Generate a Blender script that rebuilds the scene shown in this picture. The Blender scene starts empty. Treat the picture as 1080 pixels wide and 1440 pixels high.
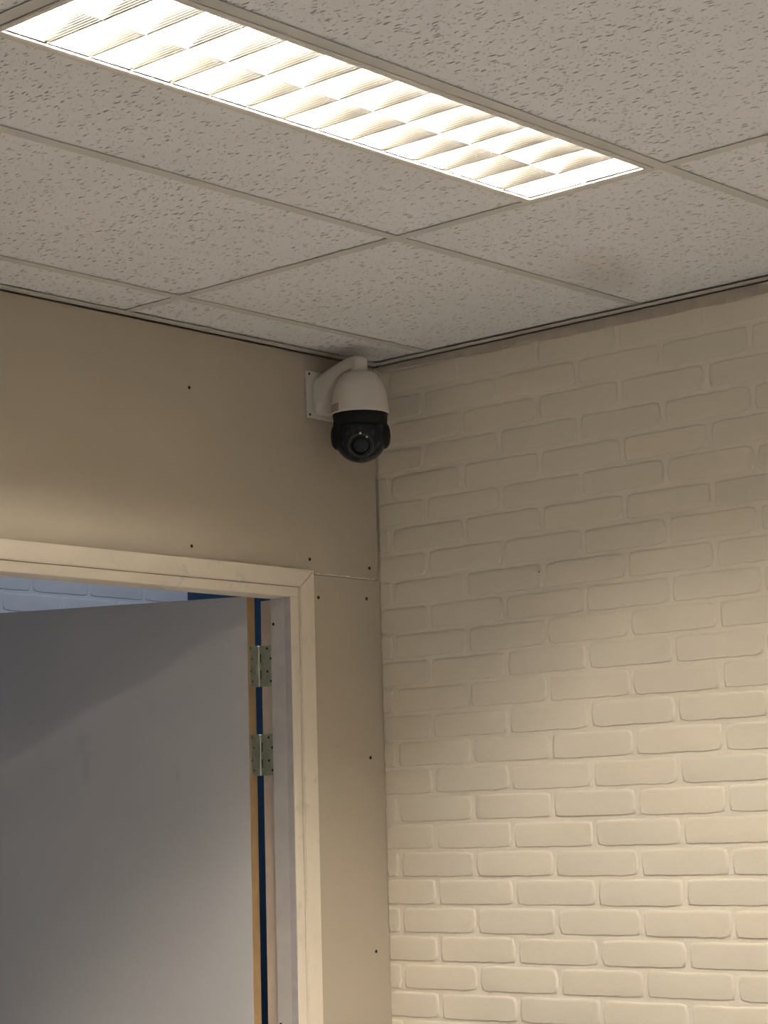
import bpy, bmesh, math, random
from mathutils import Vector, Matrix
random.seed(7)
H = 2.70                     # ceiling height; the ceiling corner above the camera is (0, 0, H)
scene = bpy.context.scene
COL = scene.collection
PI = math.pi

# ------------------------------------------------------------------ camera, world, lights, exposure
cam_d = bpy.data.cameras.new('photo_camera')
cam = bpy.data.objects.new('photo_camera', cam_d)
COL.objects.link(cam)
RIGHT = Vector((0.6720786908906549, -0.7400121123289863, -0.026311724707729134))
DOWN = Vector((0.09065450433756479, 0.1174944798160429, -0.9889270994649039))
FWD = Vector((0.7349095142219987, 0.6622515540330194, 0.14605096742862317))
m = Matrix.Identity(4)
for i in range(3):
    m[i][0] = RIGHT[i]; m[i][1] = -DOWN[i]; m[i][2] = -FWD[i]
m[0][3], m[1][3], m[2][3] = -3.69165, -3.34644, H - 1.08734
cam.matrix_world = m
cam_d.sensor_fit = 'VERTICAL'
cam_d.sensor_height = 36.0
cam_d.lens = 3002.0 / 1440.0 * 36.0
cam_d.clip_start = 0.05
scene.camera = cam

scene.view_settings.view_transform = 'Standard'
scene.view_settings.look = 'None'
scene.view_settings.gamma = 1.0
scene.view_settings.use_curve_mapping = False
scene.view_settings.exposure = 0.5

world = bpy.data.worlds.new('world'); scene.world = world
world.use_nodes = True
world.node_tree.nodes['Background'].inputs[0].default_value = (0.75, 0.85, 1.0, 1)
world.node_tree.nodes['Background'].inputs[1].default_value = 0.05

TUBE_COLOR = (1.0, 0.905, 0.775)
TUBE_STRENGTH = 360.0
def area_light(name, loc, rot, sx, sy, power, color):
    d = bpy.data.lights.new(name, 'AREA'); d.shape = 'RECTANGLE'; d.size = sx; d.size_y = sy
    d.energy = power; d.color = color
    o = bpy.data.objects.new(name, d); COL.objects.link(o); o.location = loc; o.rotation_euler = rot
    return o
# daylight through the window in the wall behind the camera, and the corridor's own daylight
area_light('window_daylight', (-3.6, -6.12, 1.55), (PI / 2, 0, 0), 3.0, 1.5, 4.0, (0.80, 0.88, 1.0))
area_light('corridor_wall_fill', (0.35, 0.75, H + .27), (0, 0, 0), 1.2, 0.5, 5.2, (0.84, 0.90, 1.0))  # unseen fill, added to brighten the far corridor wall
area_light('corridor_daylight', (-3.1, 0.95, 1.6), (0, -PI / 2, 0), 1.4, 1.3, 1.9, (0.70, 0.80, 1.0))

# ------------------------------------------------------------------ materials
def new_mat(name):
    mt = bpy.data.materials.new(name); mt.use_nodes = True
    nt = mt.node_tree
    return mt, nt, nt.nodes['Principled BSDF']
def node(nt, kind, **kw):
    n = nt.nodes.new(kind)
    for k, v in kw.items(): setattr(n, k, v)
    return n
def position(nt, scale=(1, 1, 1), rot=(0, 0, 0), obj=False):
    if obj:
        g = node(nt, 'ShaderNodeTexCoord'); out = g.outputs['Object']
    else:
        g = node(nt, 'ShaderNodeNewGeometry'); out = g.outputs['Position']
    mp = node(nt, 'ShaderNodeMapping'); mp.inputs['Scale'].default_value = scale; mp.inputs['Rotation'].default_value = rot
    nt.links.new(out, mp.inputs['Vector'])
    return mp.outputs[0]
def ramp(nt, fac, stops):
    r = node(nt, 'ShaderNodeValToRGB'); e = r.color_ramp.elements
    while len(e) < len(stops): e.new(0.5)
    for el, (p, c) in zip(e, stops):
        el.position = p; el.color = (c, c, c, 1) if isinstance(c, (int, float)) else (*c, 1)
    nt.links.new(fac, r.inputs[0]); return r.outputs[0]
def noise(nt, vec, scale, detail=3, rough=0.5):
    n = node(nt, 'ShaderNodeTexNoise'); n.inputs['Scale'].default_value = scale
    n.inputs['Detail'].default_value = detail; n.inputs['Roughness'].default_value = rough
    nt.links.new(vec, n.inputs['Vector']); return n.outputs[0]
def mix(nt, fac, a, b):
    mx = node(nt, 'ShaderNodeMix', data_type='RGBA')
    for i, v in ((0, fac), (6, a), (7, b)):
        if hasattr(v, 'is_output'): nt.links.new(v, mx.inputs[i])
        elif isinstance(v, tuple): mx.inputs[i].default_value = (*v, 1)
        else: mx.inputs[i].default_value = v
    return mx.outputs[2]
def math_n(nt, op, a, b=None, clamp=False):
    n = node(nt, 'ShaderNodeMath', operation=op); n.use_clamp = clamp
    for i, v in enumerate((a, b)):
        if v is None: continue
        if hasattr(v, 'is_output'): nt.links.new(v, n.inputs[i])
        else: n.inputs[i].default_value = v
    return n.outputs[0]
def bump(nt, bsdf, height, strength, dist=0.002):
    b = node(nt, 'ShaderNodeBump'); b.inputs['Strength'].default_value = strength; b.inputs['Distance'].default_value = dist
    nt.links.new(height, b.inputs['Height']); nt.links.new(b.outputs[0], bsdf.inputs['Normal'])

def plain(name, color, rough=0.6, metal=0.0, var=0.0, vscale=8.0, bump_s=0.0, bscale=200.0, spec=0.5, vdetail=3):
    mt, nt, b = new_mat(name)
    b.inputs['Roughness'].default_value = rough; b.inputs['Metallic'].default_value = metal
    b.inputs['Specular IOR Level'].default_value = spec
    p = position(nt)
    n = noise(nt, p, vscale, vdetail)
    lo = tuple(c * (1 - var) for c in color); hi = tuple(min(1, c * (1 + var)) for c in color)
    nt.links.new(ramp(nt, n, [(0.3, lo), (0.7, hi)]), b.inputs['Base Color'])
    if bump_s: bump(nt, b, noise(nt, p, bscale, 4, 0.6), bump_s)
    return mt

M = {}
M['gypsum'] = plain('gypsum_board_paper', (0.485, 0.422, 0.333), 0.85, var=0.035, vscale=2.5, bump_s=0.08, bscale=350, spec=0.25)
M['gypsum_edge'] = plain('torn_gypsum_edge', (0.78, 0.72, 0.62), 0.9, var=0.1, vscale=60)
M['core'] = plain('wall_core', (0.32, 0.28, 0.23), 0.9)
M['dark'] = plain('dark_hole', (0.012, 0.010, 0.008), 0.8)
M['screw'] = plain('black_screw', (0.03, 0.028, 0.025), 0.45, metal=0.4)
M['floor'] = plain('linoleum', (0.51, 0.515, 0.54), 0.5, var=0.08, vscale=12)
M['wall_plain'] = plain('painted_plaster', (0.74, 0.70, 0.63), 0.8, var=0.03)
M['white_paint'] = plain('white_joint_paint', (0.84, 0.768, 0.645), 0.5, var=0.03, vscale=9, bump_s=0.5, bscale=160)
M['strip'] = plain('brownish_strip', (0.52, 0.46, 0.39), 0.85, var=0.12, vscale=25, bump_s=0.5, bscale=90)  # darker brownish tone of the strip below the ceiling
M['corridor_brick'] = plain('corridor_brick_paint', (0.66, 0.68, 0.74), 0.7, var=0.04, vscale=9, bump_s=0.25, bscale=120)
M['blue'] = plain('dark_blue_paint', (0.028, 0.075, 0.145), 0.5, var=0.08)
M['corridor'] = plain('corridor_plaster', (0.62, 0.64, 0.68), 0.8)
M['grid'] = plain('grid_enamel', (0.57, 0.555, 0.52), 0.5, var=0.05, vscale=6)
M['angle'] = plain('wall_angle_enamel', (0.54, 0.51, 0.45), 0.5, var=0.05, vscale=6)
M['plenum'] = plain('plenum_dark', (0.05, 0.045, 0.04), 0.9)
M['lamp_frame'] = plain('lamp_frame_enamel', (0.64, 0.60, 0.55), 0.45)
M['reflector'] = plain('lamp_reflector', (0.88, 0.87, 0.83), 0.4, metal=0.35)
M['blade'] = plain('lamp_blade', (0.92, 0.91, 0.87), 0.24, metal=1.0)
M['cam_white'] = plain('camera_white_enamel', (0.70, 0.65, 0.59), 0.45, var=0.02, vscale=30)
M['cam_black'] = plain('camera_black_plastic', (0.008, 0.0095, 0.0095), 0.45, var=0.1, spec=0.2)
M['cam_panel'] = plain('camera_dark_window', (0.009, 0.012, 0.0125), 0.25, spec=0.25)
M['lens_glass'] = plain('lens_glass', (0.009, 0.014, 0.015), 0.2, spec=0.15)
M['led'] = plain('led_lens', (0.6, 0.61, 0.6), 0.15)
M['led_dark'] = plain('dark_led_lens', (0.022, 0.027, 0.028), 0.25, spec=0.3)
M['sticker'] = plain('pinkish_sticker', (0.34, 0.27, 0.24), 0.6, var=0.18, vscale=260)
M['galv'] = plain('galvanised_steel', (0.46, 0.48, 0.40), 0.42, metal=0.75, var=0.12, vscale=70)
M['barrel'] = plain('bright_steel', (0.86, 0.85, 0.76), 0.25, metal=0.9)
M['tan'] = plain('bare_wood_edge', (0.50, 0.335, 0.16), 0.7, var=0.1, vscale=14)
M['jamb'] = plain('primed_jamb', (0.62, 0.575, 0.53), 0.6, var=0.05, vscale=20, bump_s=0.1, bscale=150)

M['rebate'] = plain('rebate_wood', (0.66, 0.565, 0.49), 0.65, var=0.06, vscale=16)
M['jamb_front'] = plain('darker_jamb_front', (0.54, 0.49, 0.47), 0.6, var=0.08, vscale=30)  # slightly darker tone for the front strip of the reveal

# painted wood frame with smudges
mt, nt, b = new_mat('painted_frame_wood')
p = position(nt)
base = ramp(nt, noise(nt, p, 5, 4), [(0.3, (0.74, 0.655, 0.535)), (0.7, (0.80, 0.715, 0.595))])
sm = ramp(nt, noise(nt, p, 22, 3, 0.6), [(0.56, 0.0), (0.74, 0.65)])
sm2 = ramp(nt, noise(nt, position(nt, (1, 1, 1)), 4.5, 2), [(0.48, 0.0), (0.62, 1.0)])
nt.links.new(mix(nt, math_n(nt, 'MULTIPLY', sm, sm2), base, (0.47, 0.42, 0.35)), b.inputs['Base Color'])
b.inputs['Roughness'].default_value = 0.5
bump(nt, b, noise(nt, p, 70, 4), 0.12)
M['frame'] = mt

# grey door leaf
mt, nt, b = new_mat('door_leaf_grey')
p = position(nt)
base = ramp(nt, noise(nt, p, 3, 3), [(0.3, (0.53, 0.51, 0.505)), (0.7, (0.56, 0.54, 0.53))])
sm = ramp(nt, noise(nt, position(nt, (1, 1, 0.5)), 11, 3), [(0.70, 0.0), (0.80, 0.45)])
nt.links.new(mix(nt, sm, base, (0.36, 0.35, 0.33)), b.inputs['Base Color'])
b.inputs['Roughness'].default_value = 0.55
bump(nt, b, noise(nt, p, 260, 3), 0.08)
M['door'] = mt

# painted brick: warm white paint, slightly uneven film
mt, nt, b = new_mat('white_painted_brick')
p = position(nt)
base = ramp(nt, noise(nt, p, 4, 3), [(0.3, (0.80, 0.725, 0.60)), (0.7, (0.83, 0.755, 0.63))])
oi = node(nt, 'ShaderNodeObjectInfo')
tint = ramp(nt, oi.outputs['Random'], [(0.0, (0.955, 0.96, 0.965)), (1.0, (1.0, 0.99, 0.98))])
mx = node(nt, 'ShaderNodeMix', data_type='RGBA', blend_type='MULTIPLY'); mx.inputs[0].default_value = 1.0
nt.links.new(base, mx.inputs[6]); nt.links.new(tint, mx.inputs[7])
nt.links.new(mx.outputs[2], b.inputs['Base Color'])
b.inputs['Roughness'].default_value = 0.5
h = math_n(nt, 'ADD', noise(nt, p, 45, 4, 0.55), math_n(nt, 'MULTIPLY', noise(nt, p, 330, 3), 0.25))
bump(nt, b, h, 0.28, 0.003)
M['brick'] = mt

# mineral-fibre ceiling tile: short fissures and pinholes running along the tile's width
mt, nt, b = new_mat('mineral_fibre_tile')
p = position(nt)
warp = node(nt, 'ShaderNodeTexNoise'); warp.inputs['Scale'].default_value = 42; warp.inputs['Detail'].default_value = 2
nt.links.new(p, warp.inputs['Vector'])
wv = node(nt, 'ShaderNodeVectorMath', operation='MULTIPLY_ADD')
nt.links.new(warp.outputs['Color'], wv.inputs[0]); wv.inputs[1].default_value = (0.014, 0.014, 0); nt.links.new(p, wv.inputs[2])
def fissures(scale, lo, hi, keep):
    mp = node(nt, 'ShaderNodeMapping'); mp.inputs['Scale'].default_value = scale
    mp.inputs['Rotation'].default_value = (0, 0, 0.12)
    nt.links.new(wv.outputs[0], mp.inputs['Vector'])
    v = node(nt, 'ShaderNodeTexVoronoi', voronoi_dimensions='2D'); v.inputs['Scale'].default_value = 1.0
    nt.links.new(mp.outputs[0], v.inputs['Vector'])
    s = node(nt, 'ShaderNodeSeparateColor'); nt.links.new(v.outputs['Color'], s.inputs[0])
    rad = math_n(nt, 'MULTIPLY', ramp(nt, s.outputs[0], [(keep, 0.0), (1.0, 1.0)]), hi)
    d = math_n(nt, 'SUBTRACT', rad, v.outputs['Distance'])
    return math_n(nt, 'MULTIPLY', d, lo, clamp=True)
f1 = fissures((125, 36, 1), 7.0, 0.30, 0.32)
f2 = fissures((260, 110, 1), 5.0, 0.32, 0.66)
holes = math_n(nt, 'MAXIMUM', f1, f2)
base = ramp(nt, noise(nt, p, 3.0, 3), [(0.3, (0.745, 0.745, 0.75)), (0.7, (0.785, 0.785, 0.79))])
# one soft darker oval patch near the brick wall
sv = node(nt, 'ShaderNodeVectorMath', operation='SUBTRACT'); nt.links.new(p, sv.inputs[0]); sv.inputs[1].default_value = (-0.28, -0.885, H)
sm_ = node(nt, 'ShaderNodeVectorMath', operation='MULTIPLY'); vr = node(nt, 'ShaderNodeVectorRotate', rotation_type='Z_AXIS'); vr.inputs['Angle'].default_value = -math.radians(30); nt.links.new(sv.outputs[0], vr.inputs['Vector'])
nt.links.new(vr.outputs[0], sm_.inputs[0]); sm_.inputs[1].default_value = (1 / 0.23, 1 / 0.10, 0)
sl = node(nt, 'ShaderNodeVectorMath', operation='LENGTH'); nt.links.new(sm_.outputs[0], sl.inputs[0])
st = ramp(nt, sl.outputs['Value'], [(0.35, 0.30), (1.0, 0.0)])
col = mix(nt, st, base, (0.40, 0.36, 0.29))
col = mix(nt, math_n(nt, 'MULTIPLY', holes, 0.85), col, (0.29, 0.27, 0.24))
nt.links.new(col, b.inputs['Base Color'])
b.inputs['Roughness'].default_value = 0.9; b.inputs['Specular IOR Level'].default_value = 0.2
hh = math_n(nt, 'SUBTRACT', math_n(nt, 'MULTIPLY', noise(nt, p, 240, 4, 0.65), 0.35), holes)
bump(nt, b, hh, 0.7, 0.003)
M['tile'] = mt

mt, nt, b = new_mat('fluorescent_tube')
b.inputs['Base Color'].default_value = (0.9, 0.9, 0.88, 1)
b.inputs['Emission Color'].default_value = (*TUBE_COLOR, 1)
b.inputs['Emission Strength'].default_value = TUBE_STRENGTH
M['tube'] = mt

# ------------------------------------------------------------------ helpers
def link(name, bm, mat, parent=None, smooth=False, loc=None):
    me = bpy.data.meshes.new(name)
    bmesh.ops.recalc_face_normals(bm, faces=bm.faces[:])
    bm.to_mesh(me); bm.free()
    for mm in (mat if isinstance(mat, (list, tuple)) else [mat]): me.materials.append(mm)
    if smooth:
        for pl in me.polygons: pl.use_smooth = True
    o = bpy.data.objects.new(name, me); COL.objects.link(o)
    if parent: o.parent = parent
    if loc: o.location = loc
    return o
def tag(o, label=None, cat=None, group=None, kind=None):
    if label: o['label'] = label
    if cat: o['category'] = cat
    if group: o['group'] = group
    if kind: o['kind'] = kind
    return o
def empty(name, loc, rz=0.0):
    o = bpy.data.objects.new(name, None); COL.objects.link(o); o.location = loc; o.rotation_euler = (0, 0, rz)
    o.empty_display_size = 0.05
    return o
def add_box(bm, a, b, bev=0.0, seg=1):
    lo = [min(a[i], b[i]) for i in range(3)]; hi = [max(a[i], b[i]) for i in range(3)]
    t = bmesh.new()
    bmesh.ops.create_cube(t, size=1)
    for v in t.verts:
        v.co = Vector([(lo[i] + hi[i]) / 2 + v.co[i] * (hi[i] - lo[i]) for i in range(3)])
    if bev: bmesh.ops.bevel(t, geom=t.edges[:], offset=bev, segments=seg, affect='EDGES', profile=0.5)
    me = bpy.data.meshes.new('t'); t.to_mesh(me); t.free(); bm.from_mesh(me); bpy.data.meshes.remove(me)
    return bm
def box(a, b, bev=0.0, seg=1): return add_box(bmesh.new(), a, b, bev, seg)
def add_lathe(bm, prof, seg=48, mtx=None, cap=True):
    mtx = mtx or Matrix.Identity(4); rings = []
    for r, z in prof:
        rings.append([bm.verts.new(mtx @ Vector((r * math.cos(2 * PI * k / seg), r * math.sin(2 * PI * k / seg), z))) for k in range(seg)])
    for i in range(len(rings) - 1):
        for k in range(seg):
            bm.faces.new((rings[i][k], rings[i][(k + 1) % seg], rings[i + 1][(k + 1) % seg], rings[i + 1][k]))
    if cap:
        bm.faces.new(rings[0]); bm.faces.new(rings[-1])
    return bm
def axis_matrix(origin, zdir, xhint=Vector((0, 0, 1))):
    z = Vector(zdir).normalized(); x = (xhint - z * xhint.dot(z))
    x = x.normalized() if x.length > 1e-5 else Vector((1, 0, 0)); y = z.cross(x)
    mm = Matrix.Identity(4)
    for i in range(3): mm[i][0], mm[i][1], mm[i][2], mm[i][3] = x[i], y[i], z[i], origin[i]
    return mm
def prism(pts, ax, a, b, bm=None):
    """pts: polygon in the two other axes, extruded along axis ax from a to b."""
    bm = bm or bmesh.new()
    def P(u, v, w):
        c = [0, 0, 0]; o = [i for i in range(3) if i != ax]
        c[o[0]] = u; c[o[1]] = v; c[ax] = w; return Vector(c)
    A = [bm.verts.new(P(u, v, a)) for u, v in pts]; B = [bm.verts.new(P(u, v, b)) for u, v in pts]
    n = len(pts)
    bm.faces.new(A); bm.faces.new(B)
    for k in range(n): bm.faces.new((A[k], A[(k + 1) % n], B[(k + 1) % n], B[k]))
    return bm

X0, Y0 = -7.2, -6.2          # the room runs from (X0, Y0) to the corner at (0, 0)
# ------------------------------------------------------------------ floor and plain walls
tag(link('floor', box((X0 - 0.2, Y0 - 0.2, -0.1), (3.0, 2.0, 0)), M['floor']), 'plain floor of the room and the corridor', 'floor', kind='structure')
tag(link('wall_left', box((X0 - 0.15, Y0 - 0.1, 0), (X0, 0.1, H + 0.3)), M['wall_plain']), 'plain plastered wall far behind the camera position', 'wall', kind='structure')
bm = bmesh.new()
for a, c in (((X0, Y0 - 0.15, 0), (-5.2, Y0, H + .3)), ((-2.0, Y0 - 0.15, 0), (0.1, Y0, H + .3)),
             ((-5.2, Y0 - 0.15, 0), (-2.0, Y0, 0.75)), ((-5.2, Y0 - 0.15, 2.35), (-2.0, Y0, H + .3))):
    add_box(bm, a, c)
tag(link('wall_front', bm, M['wall_plain']), 'plain wall with a wide window opening behind the viewer', 'wall', kind='structure')
wf = tag(link('window_1', box((-5.2, Y0 - .1, .75), (-5.14, Y0 - .04, 2.35)), M['frame']), 'white window frame in the wall behind the viewer', 'window', kind='structure')
link('window_frame', box((-2.06, Y0 - .1, .75), (-2.0, Y0 - .04, 2.35)), M['frame'], wf)
link('window_frame', box((-5.14, Y0 - .1, .75), (-2.06, Y0 - .04, .81)), M['frame'], wf)
link('window_frame', box((-5.14, Y0 - .1, 2.29), (-2.06, Y0 - .04, 2.35)), M['frame'], wf)

# ------------------------------------------------------------------ gypsum-board wall with the door opening
OX0, OX1 = -1.262, -0.262      # rough opening
bm = bmesh.new()
add_box(bm, (X0, 0.0125, 0), (OX0, 0.10, H + 0.3))
add_box(bm, (OX1, 0.0125, 0), (0.1, 0.10, H + 0.3))
add_box(bm, (OX0, 0.0125, H - 0.535), (OX1, 0.10, H + 0.3))
wall_back = tag(link('wall_back', bm, M['core']), 'wall clad in unpainted beige gypsum boards with a doorway', 'wall', kind='structure')
SEAM = 0.5147
def wavy(x0, x1, z, n, amp):
    return [(x0 + (x1 - x0) * i / n, z + random.uniform(-amp, amp)) for i in range(n + 1)]
# upper board above seam level, over the door and up to the corner; edge at the brick slightly ragged
edge = [(-0.004 + random.uniform(-.0015, .0012), H - SEAM + .001 + (SEAM - .0065) * i / 24) for i in range(25)]
up = prism([(OX0 - 0.14, H - SEAM + .001)] + edge + [(OX0 - 0.14, H - .0055)], 1, 0.0, 0.0125)
link('gypsum_board', up, M['gypsum'], wall_back)
edge = [(0.0018 + random.uniform(-.0014, .0012), (H - SEAM - .0012) * i / 60) for i in range(61)]
lowb = prism([(OX1, 0)] + edge + [(OX1, H - SEAM - .0012)], 1, 0.0, 0.0125)
link('gypsum_board', lowb, M['gypsum'], wall_back)
x = OX0 - 0.142
while x > X0 + 0.05:
    x2 = max(X0, x - 1.2)
    link('gypsum_board', box((x2, 0, 0), (x - .0015, .0125, H - .0055)), M['gypsum'], wall_back); x = x2
# torn paper along the seam right of the frame
bm = bmesh.new()
top = wavy(-0.218, -0.018, H - SEAM + .0028, 22, .0012); bot = [(u, H - SEAM + .0002) for u, _ in top]
prism(top + bot[::-1], 1, -0.0012, 0.004, bm)
link('torn_seam_edge', bm, M['gypsum_edge'], wall_back)
def screw(x, z, y=0.0, par=wall_back, ny=-1):
    mm = axis_matrix((x, y, z), (0, ny, 0))
    bm = bmesh.new(); add_lathe(bm, [(.0040, -.002), (.0038, .0005), (.0012, .0003)], 12, mm)
    link('screw', bm, M['dark'], par)
for sx, sz in ((-.5982, .1333), (-.5971, .4801), (-.2342, .4813), (-.0342, .4873), (-.2085, .567), (-.0467, .5599), (-.047, .928), (-.0443, 1.3662),
               (-.045, 1.80), (-.598, .30), (-1.2, .15), (-1.2, .45)):
    if (sx, sz) == (-.598, .30): continue
    screw(sx, H - sz)

# ------------------------------------------------------------------ painted brick wall
def brick_mesh(name, seed, L=0.2105, h=0.0510, dep=0.0026):
    """one painted brick face seen proud of the mortar: irregular outline, soft arris; local x along the wall, y out of the wall"""
    r = random.Random(seed); pts = []
    nx, nz = 10, 3
    def j(a): return r.uniform(-a, a)
    for i in range(nx): pts.append((-L / 2 + L * i / nx, -h / 2))
    for i in range(nz): pts.append((L / 2, -h / 2 + h * i / nz))
    for i in range(nx): pts.append((L / 2 - L * i / nx, h / 2))
    for i in range(nz): pts.append((-L / 2, h / 2 - h * i / nz))
    rnd = 0.005
    out = []
    for k, (u, w) in enumerate(pts):
        cu = abs(abs(u) - L / 2) < 1e-6; cw = abs(abs(w) - h / 2) < 1e-6
        s = 1.0
        if cu and cw: u -= math.copysign(rnd * r.uniform(.3, 1.0), u); w -= math.copysign(rnd * r.uniform(.2, .7), w)
        else: u += j(.0012); w += j(.0011)
        out.append((u, w))
    bm = bmesh.new()
    def ring(off, d, low=0):
        rr = []
        for u, w in out:
            ob = off * (.2 if w < -h / 2 + .006 else 1.0)
            k = (1 - off / (L / 2)); k2 = (1 - ob / (h / 2))
            rr.append(bm.verts.new((u * k, d, w * k2)))
        return rr
    R0 = ring(-0.0032, -0.0012); R1 = ring(0.0, dep * .55); R2 = ring(0.0014, dep * 0.93); R3 = ring(0.0045, dep)
    n = len(out)
    for A, B in ((R0, R1), (R1, R2), (R2, R3)):
        for k in range(n): bm.faces.new((A[k], A[(k + 1) % n], B[(k + 1) % n], B[k]))
    bm.faces.new(R3)
    bmesh.ops.recalc_face_normals(bm, faces=bm.faces[:])
    me = bpy.data.meshes.new(name); bm.to_mesh(me); bm.free()
    for p_ in me.polygons: p_.use_smooth = True
    return me
wall_right = tag(link('wall_right', add_box(box((0.0036, Y0 - .1, 0), (0.11, 0.10, H - .0055)), (0.03, Y0 - .1, H - .0055), (.11, .10, H + .3)), M['white_paint']),
                 'white painted brick wall meeting the gypsum wall in the corner', 'wall', kind='structure')
variants = []
for s in range(8):
    me = brick_mesh('brick', 100 + s); me.materials.append(M['brick']); variants.append(me)
BL, BH, Z0 = 0.22312, 0.06243, H - 0.67433
YE, YO = 0.03904, 0.14884
halves = {}
def brick_variant(L):
    key = round(L, 3)
    if key not in halves:
        me = brick_mesh('brick', 500 + len(halves), L=L); me.materials.append(M['brick']); halves[key] = me
    return halves[key]
RZ = PI / 2     # local x -> along +y ; local y -> -x (out of the wall into the room)
stuff_bm = bmesh.new()
def put_brick(y_c, z_c, me, near):
    thick = max(0.0, min(1.0, (z_c - Z0 - 1.0 * BH) / (5 * BH)))      # heavier paint fills the joints of the top courses
    loc = Vector((0.0032 + .0012 * thick + random.uniform(-.0005, .0005), y_c, z_c + random.uniform(-.0009, .0009)))
    rot = random.uniform(-.004, .004)
    if near:
        o = bpy.data.objects.new('brick', me); COL.objects.link(o); o.parent = wall_right
        o.location = loc; o.rotation_euler = (rot, 0, RZ)
        return
    t = bmesh.new(); t.from_mesh(me)
    t.transform(Matrix.Translation(loc) @ Matrix.Rotation(RZ, 4, 'Z') @ Matrix.Rotation(rot, 4, 'X'))
    me2 = bpy.data.meshes.new('t'); t.to_mesh(me2); t.free(); stuff_bm.from_mesh(me2); bpy.data.meshes.remove(me2)
nb = 0
for k in range(-10, 33):
    z = Z0 - k * BH
    if z < 0.03: break
    j0 = YE if k % 2 == 0 else YO
    near_row = -10 <= k <= 16
    # first piece between the corner and the first joint
    L0 = j0 - 0.006
    put_brick(-(j0 - 0.006) / 2 + 0.001, z, brick_variant(L0), near_row); nb += near_row
    i = 0
    while j0 + i * BL < -Y0 - .2:
        yc = -(j0 + (i + .5) * BL)
        near = near_row and i < 6
        put_brick(yc, z, random.choice(variants), near); nb += near
        i += 1
print('bricks', nb)
tag(link('bricks_beyond', stuff_bm, M['brick'], wall_right, smooth=True), kind='stuff')
# darker strip with a wavy lower edge along the top of the brick wall
pts = [(Y0, H + .02), (0.0, H + .02)]
n = 90
lowp = [(-0.02 + (Y0 + .02) * (i / n), H - .018 - .012 * min(1, i / 12) + random.uniform(-.0025, .0025)) for i in range(n + 1)]
bm = prism([(0.0, H - .006)] + lowp + [(Y0, H - .006)], 0, -0.0035, 0.004)
link('top_strip', bm, M['strip'], wall_right)
bm = bmesh.new(); add_lathe(bm, [(.0022, -.001), (.0022, .0008)], 10, axis_matrix((-.0004, -.4735, H - .5405), (-1, 0, 0)))
link('nail_hole', bm, M['tan'], wall_right)

# ------------------------------------------------------------------ ceiling: backing, tiles, grid bars, wall angles
ceiling = tag(link('ceiling', box((X0, Y0, H + .22), (0.0, 0.0, H + .30)), M['plenum']), 'suspended ceiling of fissured white mineral tiles in a metal grid', 'ceiling', kind='structure')
CX = [-0.789 - 1.2 * i for i in range(6)]
RY = [-0.1818 - 0.6 * i for i in range(11)]
LIGHTS = [(CX[0] - .6, RY[2] + .15), (CX[0] - .6, RY[6] + .15)]
tile_cache = {}
def tile(x0, x1, y0, y1):
    key = (round(x1 - x0, 4), round(y1 - y0, 4))
    cx, cy = (x0 + x1) / 2, (y0 + y1) / 2
    if key not in tile_cache:
        hx, hy = (x1 - x0) / 2, (y1 - y0) / 2
        bm = bmesh.new()
        rings = []
        for ins, z in ((0, .018), (0, .0045), (.0018, .0028)):
            rings.append([bm.verts.new((sx * (hx - ins), sy * (hy - ins), z)) for sx, sy in ((-1, -1), (1, -1), (1, 1), (-1, 1))])
        for A, B in zip(rings, rings[1:]):
            for k in range(4): bm.faces.new((A[k], A[(k + 1) % 4], B[(k + 1) % 4], B[k]))
        bm.faces.new(rings[0]); bm.faces.new(rings[-1])
        o = link('ceiling_tile', bm, M['tile'], ceiling, loc=(cx, cy, H))
        tile_cache[key] = o.data
    else:
        o = bpy.data.objects.new('ceiling_tile', tile_cache[key]); COL.objects.link(o); o.parent = ceiling; o.location = (cx, cy, H)
    return o
xs = [0.0 - .004] + [c for c in CX if c > X0] + [X0 + .004]
ys = [0.0 - .004] + [c for c in RY if c > Y0] + [Y0 + .004]
g = .003
for i in range(len(xs) - 1):
    for j in range(len(ys) - 1):
        xa, xb, ya, yb = xs[i + 1] + g, xs[i] - g, ys[j + 1] + g, ys[j] - g
        lit = [l for l in LIGHTS if xa < l[0] < xb and ya < l[1] < yb]
        if lit: ya = lit[0][1] + .1390
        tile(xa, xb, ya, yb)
def bar(a, b):
    bm = bmesh.new()
    add_box(bm, a, b)
    return link('grid_bar', bm, M['grid'], ceiling)
for y in RY:
    if y < Y0 + .05: continue
    bar((X0 + .02, y - .012, H), (-.02, y + .012, H + .0016))
for x in CX:
    if x < X0 + .05: continue
    yy = [-.02] + [r for r in RY if r > Y0 + .05] + [Y0 + .02]
    for j in range(len(yy) - 1):
        bar((x - .012, yy[j + 1] + (.012 if j < len(yy) - 2 else 0), H + .0002), (x + .012, yy[j] - (.012 if j else 0), H + .0017))
def angle(a, b, c, d):
    bm = bmesh.new(); add_box(bm, a, b); add_box(bm, c, d)
    link('wall_angle', bm, M['angle'], ceiling)
angle((X0, -.026, H - .0016), (0, -.001, H - .0004), (X0, -.0022, H - .0016), (0, -.001, H + .02))
angle((-.0275, Y0, H - .0030), (-.0040, -.026, H - .0018), (-.0052, Y0, H - .003), (-.0040, -.026, H + .02))
angle((X0 + .002, Y0, H - .0012), (X0 + .026, -.026, H), (X0 + .002, Y0, H), (X0 + .003, -.026, H + .02))
angle((X0 + .026, Y0 + .002, H - .0012), (-.0275, Y0 + .026, H), (X0 + .026, Y0 + .002, H), (-.0275, Y0 + .003, H + .02))

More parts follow.
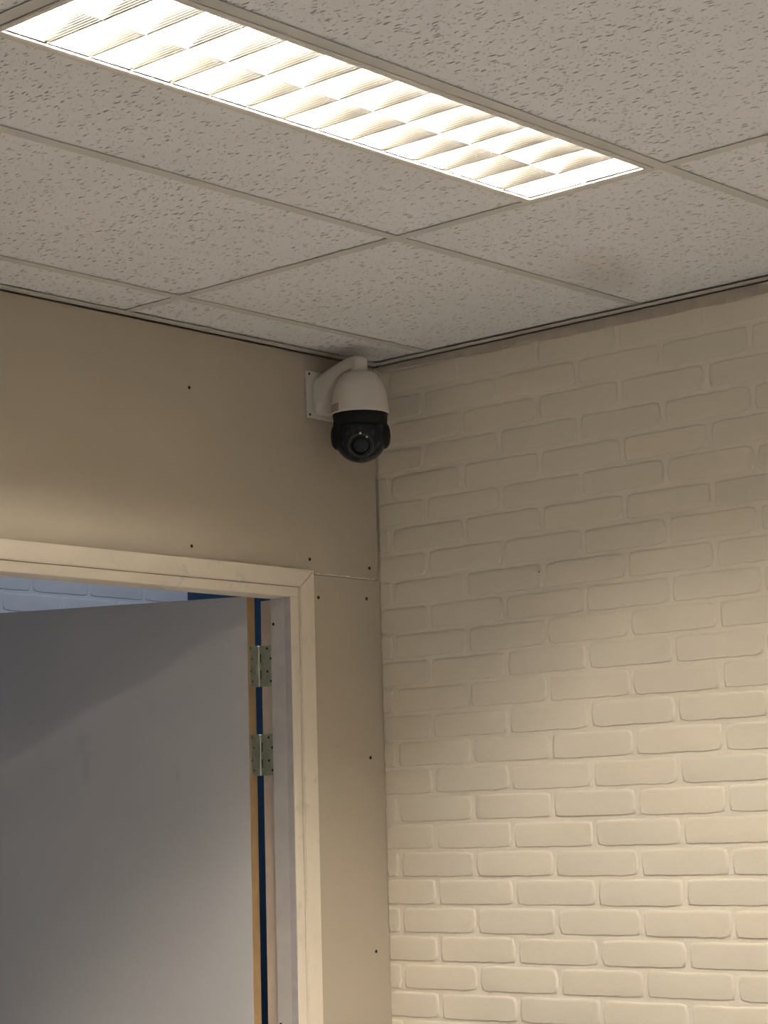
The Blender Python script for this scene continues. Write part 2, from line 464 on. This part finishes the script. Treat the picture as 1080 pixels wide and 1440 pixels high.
# ------------------------------------------------------------------ recessed louvre luminaire (real tubes give the light)
def make_luminaire():
    cx = CX[0] - .6; cy = RY[2] + .15
    root = empty('ceiling_light', (cx, cy, H))
    tag(root, 'long recessed fluorescent ceiling light with a two row louvre grid, switched on', 'light')
    ix0, ix1 = -1.963 - cx, -0.806 - cx       # luminous opening
    iy0, iy1 = -1.3548 - cy, -1.1110 - cy
    ox0, ox1, oy0, oy1 = ix0 - .013, ix1 + .0105, iy0 - .014, iy1 + .0165
    # frame flange: four strips in one ring
    bm = bmesh.new()
    def ringf(levels):
        prev = None
        for (ex, z) in levels:
            cur = [bm.verts.new((x_, y_, z)) for x_, y_ in ((ix0 + (ox0 - ix0) * ex, iy0 + (oy0 - iy0) * ex), (ix1 + (ox1 - ix1) * ex, iy0 + (oy0 - iy0) * ex),
                                                             (ix1 + (ox1 - ix1) * ex, iy1 + (oy1 - iy1) * ex), (ix0 + (ox0 - ix0) * ex, iy1 + (oy1 - iy1) * ex))]
            if prev:
                for k in range(4): bm.faces.new((prev[k], prev[(k + 1) % 4], cur[(k + 1) % 4], cur[k]))
            prev = cur
    ringf([(0.0, .004), (0.0, -.0015), (0.25, -.003), (0.85, -.003), (1.0, -.0015), (1.0, .012)])
    link('frame', bm, M['lamp_frame'], root)
    # housing with sloped reflector sides
    bm = bmesh.new(); zt = .088
    A = [bm.verts.new(v) for v in ((ix0, iy0, .001), (ix1, iy0, .001), (ix1, iy1, .001), (ix0, iy1, .001))]
    B = [bm.verts.new(v) for v in ((ix0, iy0, .05), (ix1, iy0, .05), (ix1, iy1, .05), (ix0, iy1, .05))]
    Cc = [bm.verts.new(v) for v in ((ix0, iy0 + .012, zt), (ix1, iy0 + .012, zt), (ix1, iy1 - .012, zt), (ix0, iy1 - .012, zt))]
    for P, Q in ((A, B), (B, Cc)):
        for k in range(4): bm.faces.new((P[k], P[(k + 1) % 4], Q[(k + 1) % 4], Q[k]))
    bm.faces.new(Cc)
    link('reflector', bm, M['reflector'], root)
    # outer sheet-metal box above the reflector
    bm = box((ox0 + .004, oy0 + .004, .012), (ox1 - .004, oy1 - .004, .105))
    bmesh.ops.delete(bm, geom=[f for f in bm.faces if f.normal.z < -.5], context='FACES_ONLY')
    link('housing', bm, M['lamp_frame'], root)
    ym = (iy0 + iy1) / 2
    # long middle blade
    def ribbed(a, t_top, n=11, hgt=.033):
        """closed outline (offset, height) of a ribbed blade"""
        L, Rr = [], []
        for i in range(n):
            z0 = hgt * i / n; z1 = hgt * (i + .62) / n
            w = .0009 + (t_top - .0009) * (i / n)
            L += [(-w, z0), (-w - .0009, z1)]; Rr += [(w, z0), (w + .0009, z1)]
        L.append((-t_top, hgt)); Rr.append((t_top, hgt))
        return L + Rr[::-1]
    bm = prism([(ym + u, .0006 + w) for u, w in ribbed(0, .0060, 12, .037)], 0, ix0, ix1)
    link('louvre_blade', bm, M['reflector'], root)
    # cross blades: one mesh, shared by all
    prof = ribbed(0, .0140)
    half = (iy1 - iy0) / 2 - .0025
    bm = prism([(u, w) for u, w in prof], 1, -half / 2, half / 2)
    first = None
    for k in range(1, 15):
        for s in (-1, 1):
            loc = (ix0 + (ix1 - ix0) * k / 15, ym + s * (half / 2 + .0018), .0006)
            if first is None:
                first = link('louvre_blade', bm, M['blade'], root, loc=loc)
            else:
                o = bpy.data.objects.new('louvre_blade', first.data); COL.objects.link(o); o.parent = root; o.location = loc
    for s in (-1, 1):
        bm = bmesh.new()
        add_lathe(bm, [(.013, ix0 + .03), (.013, ix1 - .03)], 16, axis_matrix((0, ym + s * half * .55, .062), (1, 0, 0)))
        # the lathe axis is x: offsets run along it
        link('fluorescent_tube', bm, M['tube'], root, smooth=False)
        for e in (ix0 + .012, ix1 - .012):
            bm = add_lathe(bmesh.new(), [(.0132, e - .018), (.0132, e + .018)], 16, axis_matrix((0, ym + s * half * .55, .062), (1, 0, 0)))
            link('tube_cap', bm, M['lamp_frame'], root)
    return root
lamp = make_luminaire()
LAB = ['', 'louvred ceiling light added out of view to light the room']
for i in range(1, len(LIGHTS)):  # unseen copy of the luminaire, added for its light in the room
    c = lamp.copy(); COL.objects.link(c); c.location = (LIGHTS[i][0], LIGHTS[i][1], H); c['label'] = LAB[i]
    for ch in list(lamp.children):
        d = ch.copy(); COL.objects.link(d); d.parent = c

# ------------------------------------------------------------------ door frame (trim) and door
trim = tag(empty('trim_1', (0, 0, 0)), 'white painted wooden door frame with mitred outer moulding', 'door frame', kind='structure')
def zc(z): return H - z
AX1, AX0 = -0.2345, -0.2815    # right moulding
AT, AB = 0.5075, 0.5480         # head moulding top and bottom (below ceiling)
FX = -0.3070                    # inner face of the right jamb
FB = 0.5715                     # underside of the head
LX1 = -1.2100                   # inner face of the left jamb (outside the picture)
LA0, LA1 = LX1 - .0725, LX1 - .0255
RB = -0.2940                    # rebate face
YB = 0.1000
ST = 0.0560                     # stop depth
ya = -0.014; yf = -0.0085
# outer moulding, mitred
def moulding(poly):             # polygon in x,z
    return prism(poly, 1, ya, 0.0)
bmx = moulding([(AX1, zc(AT) - .0), (AX1, 0), (AX0, 0), (AX0, zc(AB))])
bmesh.ops.bevel(bmx, geom=[e for e in bmx.edges if all(abs(v.co.y - ya) < 1e-5 for v in e.verts)], offset=.0022, segments=2, affect='EDGES')
link('outer_moulding', bmx, M['frame'], trim)
gapm = .0006
bmx = moulding([(AX1 - gapm, zc(AT)), (AX0 - gapm, zc(AB)), (LA1, zc(AB)), (LA0, zc(AT))])
bmesh.ops.bevel(bmx, geom=[e for e in bmx.edges if all(abs(v.co.y - ya) < 1e-5 for v in e.verts)], offset=.0022, segments=2, affect='EDGES')
link('outer_moulding', bmx, M['frame'], trim)
link('outer_moulding', moulding([(LA0, zc(AT)), (LA1, zc(AB)), (LA1, 0), (LA0, 0)]), M['frame'], trim)
# jambs with stop and rebate; profile in x,y extruded along z. front face white, reveal slightly greyer primer
def jamb(mirror=False):
    pr = [(FX + .0015, yf), (AX0 - .0006, yf), (AX0 - .0006, .0), (AX0 + .004, .0), (AX0 + .004, YB), (RB, YB), (RB, ST), (FX, ST), (FX, .012), (FX, yf + .0015)]
    if mirror: pr = [(LX1 + FX - u, v) for u, v in pr]
    return prism(pr, 2, 0, zc(FB) - .0006)
j = link('jamb', jamb(), [M['frame'], M['jamb'], M['rebate'], M['jamb_front']], trim)
for pl in j.data.polygons:
    if pl.normal.x < -.9 and pl.center.x < RB + .001: pl.material_index = 2 if pl.center.x > FX + .004 else (1 if pl.center.y > .013 else 3)
link('jamb', jamb(True), M['frame'], trim)
pr = [(yf, zc(FB) + .0015), (yf, zc(AB) - .0018), (.0, zc(AB) - .0018), (0.0, zc(AB) + .004), (YB, zc(AB) + .004), (YB, zc(FB) + .0125), (ST, zc(FB) + .0125), (ST, zc(FB)), (yf + .0015, zc(FB))]
link('head', prism(pr, 0, LA1 + .0005, AX0 - .0004), M['frame'], trim)
# screw holes in the jamb
for px_y, zz in ((0.0475, .6290), (0.0475, 1.5080)):
    bm = bmesh.new(); add_lathe(bm, [(.0036, -.002), (.0036, .0005), (.0015, .0004)], 12, axis_matrix((FX, px_y, H - zz), (-1, 0, 0)))
    link('screw', bm, M['dark'], trim)

PV = Vector((-.2945, .1085)); TH = math.radians(68.2)
ZT, ZB = zc(.5640), 0.006
door = tag(empty('door_1', (PV.x, PV.y, 0), -TH), 'pale grey flush door standing open into the corridor', 'door', kind='structure')
# door local frame: closed position, hinge axis at the origin; door extends along -x, room-side face at y = -.0505
DT0, DT1 = -.0505, -.0090
leaf = link('door_leaf', box((-.905, DT0, ZB), (-.0055, DT1, ZT), .0008), M['door'], door)
link('edge_lipping', box((-.0056, DT0 + .0012, ZB), (-.0050, DT1, ZT)), M['tan'], door)
def hinge(z0, z1):
    hh = z1 - z0; zc_ = (z0 + z1) / 2
    mm = Matrix.Identity(4)
    # knuckle barrel
    bm = bmesh.new(); cuts = [0, .18, .185, .60, .605, .995, 1.0]
    prof = []
    for a, b in ((0, .175), (.185, .595), (.605, 1.0)):
        prof += [(.0036, z0 + hh * a), (.0046, z0 + hh * a + .0006), (.0046, z0 + hh * b - .0006), (.0036, z0 + hh * b)]
    add_lathe(bm, prof, 14)
    k = link('hinge', bm, M['barrel'], door, smooth=False)
    k['label'] = 'galvanised butt hinge'
    # leaf on the door edge (plane x = -.005, facing +x)
    bm = box((-.0050, DT0 + .006, z0), (-.0028, .0, z1), .0004)
    link('hinge_plate', bm, M['galv'], k)
    for (yy, f) in ((-.040, .08), (-.030, .33), (-.040, .64), (-.030, .88)):
        bm = add_lathe(bmesh.new(), [(.0026, -.001), (.0026, .0003)], 10, axis_matrix((-.0028, yy, z1 - hh * f), (1, 0, 0)))
        link('screw', bm, M['screw'], k)
    # leaf on the rebate: lies in world plane x = RB; bring it into the door's rotated frame
    Mw = Matrix.Translation((PV.x, PV.y, 0)) @ Matrix.Rotation(-TH, 4, 'Z'); inv = Mw.inverted()
    bm = box((RB - .0022, ST + .002, z0), (RB - .0001, PV.y - .001, z1), .0004)
    bm.transform(inv)
    link('hinge_plate', bm, M['galv'], k)
    for (yy, f) in ((.080, .08), (.069, .33), (.080, .64), (.069, .88)):
        bm = add_lathe(bmesh.new(), [(.0030, -.001), (.0030, .0003)], 10, axis_matrix((RB - .0022, yy, z1 - hh * f), (-1, 0, 0)))
        bm.transform(inv)
        link('screw', bm, M['screw'], k)
    # dark cut-outs beside the knuckles of the jamb leaf
    bm = bmesh.new()
    for a, b in ((.20, .42), (.60, .82)):
        add_box(bm, (RB - .0026, PV.y - .0085, z1 - hh * b), (RB - .0020, PV.y - .0060, z1 - hh * a))
    bm.transform(inv)
    tag(link('knuckle_slot', bm, M['screw'], k), kind='stuff')
hinge(zc(.7660), zc(.6735)); hinge(zc(.9655), zc(.8735)); hinge(.25, .342)

# ------------------------------------------------------------------ corridor behind the door
CY = 1.70
wall_far = tag(link('wall_corridor', box((-3.2, CY + .004, 0), (0.958, CY + .12, H + .3)), M['corridor_brick']), 'painted brick wall of the corridor seen above the open door', 'wall', kind='structure')
cv = []
for s in range(4):
    me = brick_mesh('brick', 900 + s); me.materials.append(M['corridor_brick']); cv.append(me)
stuff = bmesh.new()
for k in range(-1, 42):
    z = H - .3335 - (k - 6) * BH
    if z < .03 or z > H + .05: continue
    off = .3234 if k % 2 == 0 else .2105
    i = -16
    while True:
        xc = off + (i + .5) * BL
        if xc > 0.958 - BL / 2 + .1: break
        i += 1
        if xc - BL / 2 < -3.2: continue
        L = BL
        me = random.choice(cv); loc = Vector((xc, CY + .004, z))
        if xc + BL / 2 > .957:
            w = .957 - (xc - BL / 2) - .008
            if w < .03: continue
            key = round(w, 3)
            if ('c', key) not in halves:
                m2 = brick_mesh('brick', 950, L=w); m2.materials.append(M['corridor_brick']); halves[('c', key)] = m2
            me = halves[('c', key)]; loc.x = xc - BL / 2 + .006 + w / 2
        near = -.2 < xc and H - .75 < z < H - .12
        if near:
            o = bpy.data.objects.new('brick', me); COL.objects.link(o); o.parent = wall_far; o.location = loc; o.rotation_euler = (0, 0, PI)
        else:
            t = bmesh.new(); t.from_mesh(me); t.transform(Matrix.Translation(loc) @ Matrix.Rotation(PI, 4, 'Z'))
            m2 = bpy.data.meshes.new('t'); t.to_mesh(m2); t.free(); stuff.from_mesh(m2); bpy.data.meshes.remove(m2)
tag(link('bricks_beyond', stuff, M['corridor_brick'], wall_far, smooth=True), kind='stuff')
tag(link('wall_blue', box((0.958, CY - .02, 0), (2.9, CY + .12, H + .3)), M['blue']), 'dark blue painted wall section behind the hinge gap', 'wall', kind='structure')
tag(link('wall_corridor_end', box((2.8, .1, 0), (2.9, CY, H + .3)), M['corridor']), 'end wall of the corridor hidden behind the door', 'wall', kind='structure')
tag(link('wall_corridor_back', box((-3.3, .1, 0), (-3.2, CY + .1, H + .3)), M['corridor']), 'other end wall of the corridor out of view', 'wall', kind='structure')
tag(link('wall_corridor_near', box((0.11, 0.02, 0), (2.9, .1, H + .3)), M['corridor']), 'corridor wall past the brick wall out of view', 'wall', kind='structure')
tag(link('ceiling_corridor', box((-3.3, .1, H + .29), (2.9, CY + .1, H + .4)), M['corridor']), 'plain corridor ceiling out of view', 'ceiling', kind='structure')

# ------------------------------------------------------------------ dome security camera on its wall bracket
cxx, cyy = -0.1835, -0.120
ptz = empty('security_camera', (cxx, 0, H - .10))
tag(ptz, 'white dome security camera with black ball on a curved wall bracket in the corner', 'security camera')
def T(x, y, z): return (x - cxx, y, z + .10)      # world (z below ceiling, negative) to local
# wall plate
bm = box(T(-.2370, -.006, -.1545), T(-.1300, 0.0, -.0440), .002, 2)
plate = link('wall_plate', bm, M['cam_white'], ptz)
for sx in (-.2290, -.1380):
    for sz in (-.0515, -.1470):
        t = T(sx, -.006, sz)
        bm = add_lathe(bmesh.new(), [(.0030, -.001), (.0030, .0005), (.0012, .0004)], 12, axis_matrix(t, (0, -1, 0)))
        link('screw', bm, M['screw'], plate)
# curved arm: loft of rounded sections from the plate to above the neck
secs = []      # (y, z centre, half width, half height, tilt)
pathA = [(-.004, -.1010, .0345, .0460, 0.0), (-.012, -.0960, .0300, .0420, .12), (-.026, -.0800, .0265, .0310, .35), (-.044, -.0640, .0240, .0225, .62),
         (-.064, -.0520, .0225, .0185, .70), (-.084, -.0450, .0212, .0170, .55), (-.102, -.0415, .0205, .0170, .32), (-.118, -.0400, .0200, .0165, .0), (-.128, -.0400, .0165, .0150, .0), (-.1375, -.0400, .006, .010, .0)]
bm = bmesh.new(); rings = []
NS = 20
for (yy, zz, hw, hh, tilt) in pathA:
    ring = []
    for k in range(NS):
        a = 2 * PI * k / NS
        ca, sa = math.cos(a), math.sin(a)
        e = 0.45
        u = hw * math.copysign(abs(ca) ** e, ca); w = hh * math.copysign(abs(sa) ** e, sa)
        # section plane normal tilts with the path: local up leans towards the wall as the arm climbs
        ring.append(bm.verts.new(T(cxx + u, yy + w * math.sin(tilt), zz + w * math.cos(tilt))))
    rings.append(ring)
for A, B in zip(rings, rings[1:]):
    for k in range(NS): bm.faces.new((A[k], A[(k + 1) % NS], B[(k + 1) % NS], B[k]))
bm.faces.new(rings[0]); bm.faces.new(rings[-1])
link('arm', bm, M['cam_white'], ptz, smooth=True)
ctr = Vector(T(cxx, cyy, 0))
def lat(prof, seg=56):
    bm = bmesh.new(); add_lathe(bm, [(r, z + .10) for r, z in prof], seg, Matrix.Translation((ctr.x, ctr.y, 0))); return bm
neck = link('neck', lat([(.0150, -.0275), (.0190, -.0295), (.0197, -.034), (.0197, -.0575), (.0188, -.0600), (.0200, -.0605), (.0200, -.064)]), M['cam_white'], ptz, smooth=True)
bm = bmesh.new()
add_lathe(bm, [(.0028, -.001), (.0028, .0012), (.001, .0006)], 10, axis_matrix(ctr + Vector((.0155, -.0118, .10 - .050)), (.8, -.6, 0)))
link('screw', bm, M['screw'], neck)
hs = link('housing', lat([(.018, -.0600), (.0270, -.0612), (.0360, -.0645), (.0430, -.0710), (.0495, -.0800), (.0545, -.0905), (.0585, -.1030), (.0618, -.1160), (.0640, -.1300),
                     (.0655, -.1450), (.0664, -.1560), (.0668, -.1592), (.0662, -.1602), (.0640, -.1598), (.0630, -.1500), (.03, -.148)]), M['cam_white'], ptz, smooth=True)
# small square label near the rim
bm = bmesh.new()
import math as _m
view = _m.atan2(-FWD.y, -FWD.x)
va = []
for a in (view - 1.32, view - 1.19, view - 1.06, view - .94, view - .82):
    for z, r in ((-.1385, .0651), (-.1570, .06655)):
        va.append(bm.verts.new((ctr.x + (r + .0006) * math.cos(a), ctr.y + (r + .0006) * math.sin(a), z + .10)))
for i in range(4): bm.faces.new((va[2 * i], va[2 * i + 1], va[2 * i + 3], va[2 * i + 2]))
o = link('sticker', bm, M['sticker'], hs); o['label'] = 'small pinkish square sticker'
sd = o.modifiers.new('thickness', 'SOLIDIFY'); sd.thickness = .0004
# black yoke with two side arms
BZ = -.2085
front = Vector((-FWD.x, -FWD.y, 0)).normalized()
side = Vector((0, 0, 1)).cross(front)            # picture right-hand side is -side or +side
tilt = math.radians(33)
look = (front * math.cos(tilt) + Vector((0, 0, -1)) * math.sin(tilt)).normalized()
bc = Vector(T(cxx, cyy, BZ))
yk = link('yoke', lat([(.0610, -.1535), (.0622, -.1560), (.0615, -.1720), (.0600, -.1835), (.0572, -.1870), (.02, -.1870)]), M['cam_black'], ptz, smooth=True)
for s in (-1, 1):
    bm = bmesh.new()
    prof = [(.0, -.010), (.0310, -.010), (.0305, -.004), (.0280, .0010), (.0225, .0055), (.0140, .0085), (.0, .0096)]
    add_lathe(bm, [(max(r, .0004), z) for r, z in prof], 32, axis_matrix(bc + side * s * .0585, side * s))
    # strap from the side disc up into the yoke ring
    a = bc + side * s * .0610
    t = bmesh.new(); add_box(t, (-.016, -.007, -.002), (.016, -.0005, .050), .002, 1)
    mm = Matrix.Identity(4)
    ax = [front, side * s, Vector((0, 0, 1))]
    for c_ in range(3):
        for r_ in range(3): mm[r_][c_] = ax[c_][r_]
    mm.translation = a
    t.transform(mm); me = bpy.data.meshes.new('t'); t.to_mesh(me); t.free(); bm.from_mesh(me); bpy.data.meshes.remove(me)
    link('side_bracket', bm, M['cam_black'], ptz, smooth=False)
# ball
bm = bmesh.new()
RBALL = .0610
prof = []
cut = math.radians(25)
for i in range(25):
    a = PI - (PI - cut) * i / 24
    prof.append((max(RBALL * math.sin(a), .0003), RBALL * math.cos(a)))
fz = RBALL * math.cos(cut); fr = RBALL * math.sin(cut)
prof += [(fr - .0012, fz - .0012), (fr - .002, fz - .0022)]
MB = axis_matrix(bc, look, Vector((0, 0, 1)))
add_lathe(bm, prof, 48, MB, cap=False)
ball = link('camera_ball', bm, M['cam_panel'], ptz, smooth=True)
bm = bmesh.new(); add_lathe(bm, [(fr - .0015, fz - .0022), (.0235, fz - .0018), (.0232, fz + .0006), (.0212, fz + .0010), (.0206, fz - .001), (.0200, fz - .003)], 40, MB, cap=False)
lens = link('lens', bm, M['cam_black'], ball, smooth=False)
bm = bmesh.new(); add_lathe(bm, [(.0203, fz - .0025), (.017, fz - .0008), (.011, fz + .0010), (.0055, fz + .0019), (.0004, fz + .0022)], 32, MB)
lg = link('lens_glass', bm, M['lens_glass'], ball, smooth=True)
# ring of infrared emitters around the lens: two light grey ones, the rest dark
yl = MB.to_3x3()
for i in range(8):
    a = 2 * PI * (i + .0) / 8
    an = math.radians(40)
    d = (yl @ Vector((math.sin(an) * math.cos(a), math.sin(an) * math.sin(a), math.cos(an)))).normalized()
    bm = bmesh.new()
    add_lathe(bm, [(.0055, -.002), (.0055, .0006), (.0046, .0010), (.0038, .0004), (.0004, .0012)], 16, axis_matrix(bc + d * RBALL, d))
    link('infrared_led', bm, M['led_dark'], ball, smooth=False)
for du, dv in ((.0, .0265), (-.0125, .0185)):
    d = (Vector((0, 0, 0)) + look * .048 + (yl @ Vector((1, 0, 0))) * dv + (yl @ Vector((0, 1, 0))) * du).normalized()
    bm = bmesh.new(); add_lathe(bm, [(.0027, -.002), (.0027, .0006), (.0015, .0014), (.0003, .0017)], 12, axis_matrix(bc + d * RBALL, d))
    o = link('status_led', bm, M['led'], ball, smooth=True); o['label'] = 'small pale LED'
